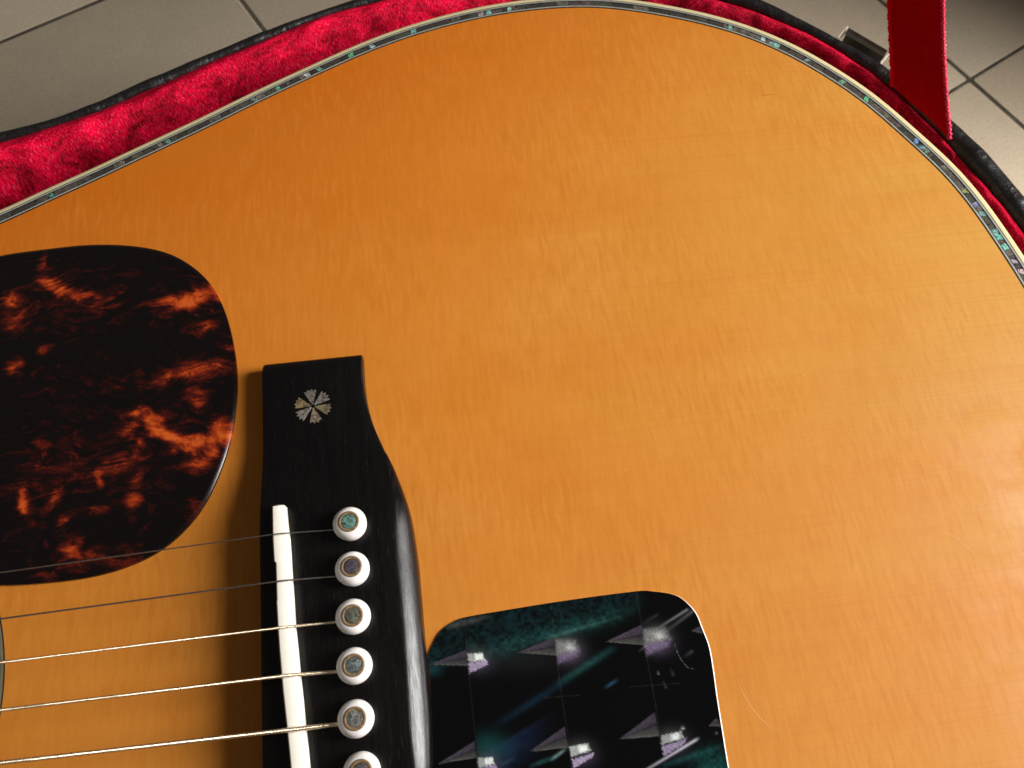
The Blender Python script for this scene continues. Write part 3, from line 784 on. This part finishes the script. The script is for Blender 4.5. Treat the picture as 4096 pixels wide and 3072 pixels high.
add(np.exp(-(np.hypot(X_ - 2120, Y_ - 1430) / 120) ** 2) * nz3, (.01, .09, .08))
add(np.exp(-((Y_ - 700) / 40) ** 2) * sstep(170, 40, X_), (.004, .030, .036))
add(np.exp(-(np.hypot((X_ - 700) / 3.2, (Y_ - 620) / .9) / 110) ** 2) * .5, (.012, .013, .014))
# seams between the repeats
for pl in ([(300, 400), (310, 600), (340, 880), (375, 1230), (392, 1430), (420, 1800)], [(925, 190), (960, 470), (1000, 850), (1050, 1150), (1080, 1423), (1115, 1800)], [(1555, 100), (1605, 430), (1690, 900), (1735, 1190), (1770, 1423), (1810, 1800)], [(880, 905), (1140, 885)], [(1510, 825), (1880, 798)]):
    for (x0, y0), (x1, y1) in zip(pl, pl[1:]):
        d, t = seg_d(x0, y0, x1, y1); add(np.exp(-(d / 3.2) ** 2) * (.3 + .7 * nz3), (.016, .016, .015))
# pyramids: dull wedge left of the seam, bright facets right of it
motifs = [((35, 660), (305, 553), (312, 668), [(314, 582), (420, 575), (445, 628), (320, 642)], [(322, 650), (455, 628), (465, 662), (330, 722)], 1.0),
          ((685, 572), (955, 460), (968, 592), [(965, 482), (1105, 490), (1128, 555), (978, 590)], [(978, 590), (1130, 552), (1125, 590), (988, 645)], .42),
          ((1335, 492), (1596, 368), (1612, 516), [(1612, 405), (1765, 395), (1802, 470), (1622, 512)], [(1622, 512), (1805, 478), (1792, 520), (1642, 584)], .42),
          ((100, 1392), (365, 1226), (378, 1345), [(390, 1350), (497, 1343), (512, 1390), (398, 1425)], [(402, 1432), (520, 1395), (530, 1430), (412, 1490)], .9),
          ((775, 1300), (1030, 1118), (1056, 1272), [(1066, 1266), (1202, 1243), (1222, 1290), (1078, 1342)], [(1086, 1362), (1242, 1312), (1236, 1346), (1092, 1425)], 1.0),
          ((1435, 1210), (1695, 1012), (1726, 1188), [(1738, 1184), (1890, 1150), (1908, 1200), (1746, 1252)], [(1748, 1265), (1922, 1208), (1912, 1242), (1764, 1335)], .8),
          ((1965, 412), (2032, 374), (2046, 432), None, None, 0), ((2093, 1112), (2150, 1055), (2190, 1118), None, None, 0)]
for tip_, a_, b_, wq, vq, br in motifs:
    tx, ty = tip_
    m = quad([tip_, a_, b_], 3, 4)
    fall = np.clip((X_ - tx) / (a_[0] - tx), 0, 1)
    yt = ty + (a_[1] - ty) * fall; yb = ty + (b_[1] - ty) * fall
    g = np.clip((Y_ - yt) / np.maximum(yb - yt, 4), 0, 1)          # 0 at the upper edge, 1 at the lower
    crease = np.exp(-((g - .52) / .06) ** 2)
    val = np.interp(g, [0, .45, .55, .9, 1], [.052, .040, .034, .060, .105]) * (.75 + .55 * nz3) * (1 - .45 * crease) * (1.25 - .45 * fall)
    vio = np.interp(g, [0, .5, .62, 1], [1., 1., 0, 0])
    wcol = np.stack([val * (1.0 + .10 * vio), val * (1.0 - .12 * vio), val * (.93 + .30 * vio)], 1)
    colr = colr * (1 - m[:, None]) + wcol * m[:, None]
    if wq:
        wc = np.mean(wq, 0); vc = np.mean(vq, 0)
        right = sstep(-2, 3, X_ - (a_[0] + (b_[0] - a_[0]) * (Y_ - a_[1]) / (b_[1] - a_[1])))
        soft_m = br < .6
        rw, rv = np.hypot((X_ - wc[0]) / 110, (Y_ - wc[1]) / 78), np.hypot((X_ - vc[0]) / 112, (Y_ - vc[1]) / 72)
        add(np.exp(-rw ** 2 * 1.3) * right * (1. if soft_m else .55), (.060, .060, .060)); add(np.exp(-rv ** 2 * 1.3) * right * (1. if soft_m else .5), (.046, .034, .060))
        if soft_m:
            grain_ = .65 + 1.1 * np.clip(nz + .35, 0, 1)
            paint(np.clip(quad(wq, 26, 14) * .8 * grain_, 0, 1) * right, (.20, .205, .20))
            paint(np.clip(quad(vq, 24, 14) * .8 * grain_, 0, 1) * right, (.17, .125, .21))
            hot = (wc[0] + 25, wc[1] + 4)
            add(np.exp(-(np.hypot(X_ - hot[0], (Y_ - hot[1]) * 1.2) / 34) ** 2) * right * (.6 + nz), (.42, .43, .42))
        else:
            paint(np.clip(quad(wq, 4, 22), 0, 1) * right, tuple(np.array([.34, .36, .345]) * br)); paint(np.clip(quad(vq, 4, 20) * (.8 + .8 * nz), 0, 1) * right, tuple(np.array([.40, .32, .48]) * br))
            hq = [(wc[0] - 8, wc[1] - 22), (wc[0] + 48, wc[1] - 28), (wc[0] + 56, wc[1] + 14), (wc[0] - 2, wc[1] + 22)]
            paint(np.clip(quad(hq, 12, 24) * 1.1, 0, 1) * right, tuple(np.array([.82, .86, .84]) * br))
for x0, y0, x1, y1, w, c in [(1712, 395, 1945, 248, 8, (.15, .15, .15)), (1782, 412, 1990, 254, 12, (.055, .055, .055)), (1600, 360, 1720, 290, 10, (.016, .016, .016)), (1560, 1480, 2018, 1203, 9, (.46, .44, .50)), (1718, 712, 1722, 735, 7, (.12, .115, .115)), (1758, 785, 1780, 838, 8, (.028, .028, .028)), (1580, 562, 1640, 512, 7, (.055, .055, .055)),
                             (1812, 695, 1835, 745, 10, (.022, .022, .026)), (1900, 1125, 1902, 1135, 12, (.40, .39, .40)), (2150, 1165, 2152, 1168, 9, (.26, .24, .24)), (1915, 602, 1975, 558, 12, (.030, .030, .030)), (1840, 505, 1862, 575, 1.8, (.15, .15, .15)), (1862, 575, 1895, 635, 1.8, (.17, .17, .17)), (1895, 635, 1940, 685, 1.8, (.15, .15, .15)), (1940, 685, 1985, 692, 1.8, (.10, .10, .10))]:
    d, t = seg_d(x0, y0, x1, y1); add(np.exp(-(d / w) ** 2) * np.clip(.25 + t, 0, 1) * sstep(1.02, .93, t), c)
add(np.exp(-(((Y_ - 350) + (X_ - 300) * .26) / 24) ** 2) * sstep(130, 220, X_) * sstep(540, 320, X_) * (.4 + nz3), (.040, .042, .040))
ca = film.data.color_attributes.new("print", 'FLOAT_COLOR', 'POINT')
ca.data.foreach_set("color", np.concatenate([np.clip(colr, 0, 1), np.ones((len(sv), 1))], 1).astype(np.float32).ravel())

# ================================================================== CASE
RZ = -.012
case = thing("guitar_case", "black vinyl guitar case with crushed red velvet lining standing open on the tiles", "instrument case", (ORG[0], ORG[1], FZ + .0005), TH)
def C(p): return (p[0], p[1], p[2] - FZ - .0005)
ri_px = [(0, 553), (108, 523), (217, 485), (380, 434), (542, 363), (705, 296), (868, 217), (1000, 169), (1149, 104), (1298, 45), (1448, 5)]
ri_px2 = [(2927, 0), (3017, 27), (3107, 65), (3234, 116), (3342, 177), (3451, 250), (3570, 345), (3797, 554), (3862, 634), (3934, 706), (4011, 798), (4096, 902)]
ro_px = [(0, 512), (217, 455), (434, 369), (651, 274), (814, 206), (1030, 117), (1149, 72), (1249, 37), (1358, 0)]
ro_px2 = [(3075, 0), (3162, 40), (3270, 98), (3357, 140), (3574, 275), (3786, 446), (3862, 518), (3959, 609), (4035, 699), (4096, 771)]
neck_i = mm([(-800, 0), (-799, 40), (-790, 62), (-770, 70), (-700, 62), (-500, 55), (-380, 56), (-352, 66), (-338, 92), (-326, 125), (-305, 150), (-278, 165), (-245, 170), (-210, 169), (-175, 165.5), (-145, 164), (-125, 165)])
neck_o = mm([(-806, 0), (-805, 43), (-795, 67), (-771, 76), (-700, 68), (-500, 61), (-382, 62), (-357, 71), (-344, 96), (-331, 129), (-309, 154.5), (-280, 169.5), (-245, 174.5), (-210, 173.5), (-175, 170), (-145, 168.5), (-125, 169.5)])
hin = neck_i + [L(*p, RZ)[:2] for p in ri_px] + mm([(40, 222), (70, 224), (100, 221), (122, 214)]) + [L(*p, RZ)[:2] for p in ri_px2] + mm([(215.5, 82), (219.5, 55), (221.5, 28), (222, 0)])
hout = neck_o + [L(*p, RZ)[:2] for p in ro_px] + mm([(35, 226), (70, 229.5), (105, 226.5), (132, 217.5)]) + [L(*p, RZ)[:2] for p in ro_px2] + mm([(222, 92), (227, 62), (229.5, 32), (230, 0)])
NR = 2200
rin = smooth_loop(resample(closed_from_half(hin), n=NR, closed=True), 3.5)
rout_raw = smooth_loop(resample(closed_from_half(hout), n=NR, closed=True), 3.5)
rnn = normals2(rin)
# pair each inner point with the outer curve along its normal
rout = np.zeros_like(rin)
for i in range(NR):
    j = np.argmin(np.abs((rout_raw - rin[i]) @ np.array([-rnn[i][1], rnn[i][0]])) + 1e3 * (((rout_raw - rin[i]) @ rnn[i]) < 0) + .3 * np.linalg.norm(rout_raw - rin[i], axis=1))
    rout[i] = rin[i] + rnn[i] * np.clip((rout_raw[j] - rin[i]) @ rnn[i], .0028, .011)
rout = smooth_loop(rout, 4)
ar = np.concatenate([[0], np.cumsum(np.linalg.norm(np.diff(rin, axis=0), axis=1))])
lump = (fbm(ar * 90, ar * 0 + 3, 31, 3) - .5)
rings = []
for i in range(NR):
    a_, b_ = rin[i], rout[i]; c_ = (a_ + b_) / 2; hw = np.linalg.norm(b_ - a_) / 2; nn = (b_ - a_) / (2 * hw)
    hz = min(hw, .0042) + lump[i] * .0008
    r_ = [(a_[0], a_[1], RZ - .02), (a_[0], a_[1], RZ - .004)]
    for w in np.linspace(180, 0, 11):
        cw, sw = math.cos(math.radians(w)), math.sin(math.radians(w))
        r_.append((c_[0] + nn[0] * hw * cw * (1 + lump[i] * .10), c_[1] + nn[1] * hw * cw * (1 + lump[i] * .10), RZ - .0025 + hz * sw))
    r_ += [(b_[0], b_[1], RZ - .012), (b_[0], b_[1], FZ + .001), (b_[0] - nn[0] * .004, b_[1] - nn[1] * .004, FZ + .0005)]
    rings.append(r_)
shell_o = loft("case_shell", [[C(v) for v in r] for r in rings], case, MAT['vinyl'], closed_ring=False, closed_path=True, sharp=60)
mesh("case_bottom", [C((p[0], p[1], FZ + .0007)) for p in rout[::6]], [tuple(range(len(rout[::6])))], case, MAT['vinyl'])

# velvet lining: from the rim over a soft roll down to the guitar's side
o6 = off(5.2)
tgt = np.zeros_like(rin)
for i in range(NR):
    if rin[i][0] < -.33: tgt[i] = rin[i] - rnn[i] * .022
    else:
        d = np.linalg.norm(o6 - rin[i], axis=1); j = np.argmin(d); tgt[i] = o6[j]
tgt = smooth_loop(tgt, 5)
T = 30
rings, uvs = [], []
tt = np.linspace(0, 1, T)
S2, T2 = np.meshgrid(ar, tt, indexing='ij')
gapw = np.linalg.norm(rin - tgt, axis=1)
fold = (fbm((S2 * 1000 + T2 * 26) / 16, T2 * 2.2 + S2 * 8, 41, 3) - .5) * .0066 + (fbm((S2 * 1000 - T2 * 22) / 6, T2 * 5, 47, 3) - .5) * .0026
fold *= np.minimum(1, T2 * 6 + .12)
for i in range(NR):
    a_, b_ = rin[i], tgt[i]; nn = rnn[i]
    roll = .0030 if gapw[i] > .018 else .0006
    r_ = []
    for k, t in enumerate(tt):
        h = 1 - (1 - min(t * 1.15, 1)) ** 1.25                 # horizontal progress
        kn = float(sstep(.020, .011, gapw[i])); h = h * (1 - kn) + kn * t ** 1.7
        z = RZ - .0018 - kn * .075 * max(0, t - .06) ** .8 + roll * math.sin(min(t * 3.2, 1) * math.pi) - .095 * max(0, t - .08) ** 1.3
        p = a_ + (b_ - a_) * h
        r_.append((p[0] - nn[0] * fold[i, k] * .35, p[1] - nn[1] * fold[i, k] * .35, z + fold[i, k] * .8))
    r_.append((b_[0] - nn[0] * .002, b_[1] - nn[1] * .002, -.1085))
    rings.append(r_)
V, F = loft_data([[C(v) for v in r] for r in rings], closed_ring=False, closed_path=True)
F.append(tuple(i * (T + 1) + T for i in range(0, NR)))
lining = mesh("velvet_lining", V, F, case, MAT['velvet'], sharp=180)
uvl = lining.data.uv_layers.new(name="pile")
rows = np.arange(len(V)) // (T + 1); cols = np.arange(len(V)) % (T + 1)
tl = np.linspace(0, .06, T + 1)
UV = np.stack([ar[rows], tl[cols]], 1)
li = np.zeros(len(lining.data.loops), np.int32); lining.data.loops.foreach_get("vertex_index", li)
uvl.data.foreach_set("uv", UV[li].astype(np.float32).ravel())

# lid strap: a woven red ribbon rising from the rim towards the lid
sb0, sb1 = L(3572, 340, -.011), L(3800, 552, -.011)
st0, st1 = L(3571, -900, .050), L(3805, -790, .050)
nU, nT = 60, 12
top_r, UVr = [], []
for i in range(nU + 1):
    f = i / nU; e0 = sb0 + (st0 - sb0) * f; e1 = sb1 + (st1 - sb1) * f
    sag = -.004 * math.sin(math.pi * f)
    r_ = []
    for j in range(nT + 1):
        g = j / nT; p = e0 + (e1 - e0) * g
        p = p + np.array([0, 0, sag + .0007 * math.sin(g * 3.1 + f * 5)])
        if i == 0: p = p + np.array([0, 0, -.0006])
        r_.append(p)
    top_r.append(r_)
nrm = np.cross(sb1 - sb0, st0 - sb0); nrm /= np.linalg.norm(nrm); nrm *= (1 if nrm[2] > 0 else -1)
rings = [[p for p in r] + [p - nrm * .0012 for p in r[::-1]] for r in top_r]
V, F = loft_data([[C(v) for v in r] for r in rings], cap=True)
strap = mesh("lid_strap", V, F, case, MAT['ribbon'], sharp=50)
uvl = strap.data.uv_layers.new(name="pile"); nv = 2 * (nT + 1)
li = np.zeros(len(strap.data.loops), np.int32); strap.data.loops.foreach_get("vertex_index", li)
kk = li % nv; jj = np.where(kk <= nT, kk, 2 * nT + 1 - kk)
uvl.data.foreach_set("uv", np.stack([jj / nT * .027, (li // nv) / nU * .14], 1).astype(np.float32).ravel())
for side in (0, nT):
    path = [r[side] + nrm * .0001 for r in resample(np.array([r[side] for r in top_r]), step=.0004)[:, None, :].repeat(nT + 1, 1)]
    rad = [.0007 + (.00028 if side else .00014) * math.sin(k * 1.9) + .00012 * math.sin(k * .71) for k in range(len(path))]
    loft("strap_edge", [[C(v) for v in r] for r in tube(path, rad, 7)], strap, MAT['edge'] if side else MAT['ribbon'], cap=True)  # right edge pinker: the light it catches is put into its colour

# latch on the outside of the rim
ck = crop(2800, 0, .3617)
LZ = -.020
A0, A1 = L(*ck(1540, 384), LZ), L(*ck(2035, 672), LZ)      # at the wall
B0, B1 = L(*ck(1650, 266), LZ), L(*ck(2122, 540), LZ)      # outer edge
tdir = (B1 - B0)[:2]; tdir /= np.linalg.norm(tdir)
ndir = np.array([-tdir[1], tdir[0]]); ndir *= (1 if ndir @ (B0 - A0)[:2] > 0 else -1)
wdt = np.linalg.norm(B1 - B0)
def lp(s_, n_, z): return (B0[0] + tdir[0] * s_ + ndir[0] * n_, B0[1] + tdir[1] * s_ + ndir[1] * n_, z)
prof = [(-.0036, -.0215), (-.0028, -.0206), (-.0012, -.0204), (-.0003, -.0212), (.0, -.0228), (.0, -.055), (-.0008, -.056), (-.0008, -.0232), (-.0016, -.0214), (-.0030, -.0216)]
rings = [[lp(s_, n_, z) for n_, z in prof] for s_ in np.linspace(.0008, wdt - .0008, 8)]
latch = loft("latch", [[C(v) for v in r] for r in rings], case, MAT['chrome'], cap=True, sharp=35)
for s_ in (0., wdt):
    fp = [(-.0075, -.0208), (-.0006, -.0204), (.0003, -.0214), (.0003, -.024), (-.0075, -.024)]
    loft("latch_flange", [[C(lp(s_ - .00018, n_, z)) for n_, z in fp], [C(lp(s_ + .00018, n_, z)) for n_, z in fp]], latch, MAT['nickel'], cap=True, smooth=False)
loft("latch_plate", [[C(lp(s_, n_, z)) for n_, z in [(-.0085, -.03), (-.0060, -.03), (-.0060, -.075), (-.0085, -.075)]] for s_ in (-.004, wdt + .004)], latch, MAT['bline'], cap=True, smooth=False)  # backing in black: the shade of the gap put into its colour

# ================================================================== LIGHT BLOCKER, an unseen upright added to cut the light on the far tiles
blocker = thing("light_blocker", "dark wooden upright added out of view to shade the far tiles", "light blocker", (.47, .238, FZ))
blocker["kind"] = "structure"
def blocker_box(name, x0, x1, y0, y1, z0, z1):
    V = [(x, y, z) for z in (z0, z1) for x, y in ((x0, y0), (x1, y0), (x1, y1), (x0, y1))]
    return mesh(name, V, [(0, 1, 2, 3), (4, 5, 6, 7), (0, 1, 5, 4), (1, 2, 6, 5), (2, 3, 7, 6), (3, 0, 4, 7)], blocker, MAT['neck'], smooth=False)
blocker_box("blocker_post", 0, .05, 0, .07, .0005, 1.3); blocker_box("blocker_panel", .008, .042, .0705, .8, .006, 1.3)
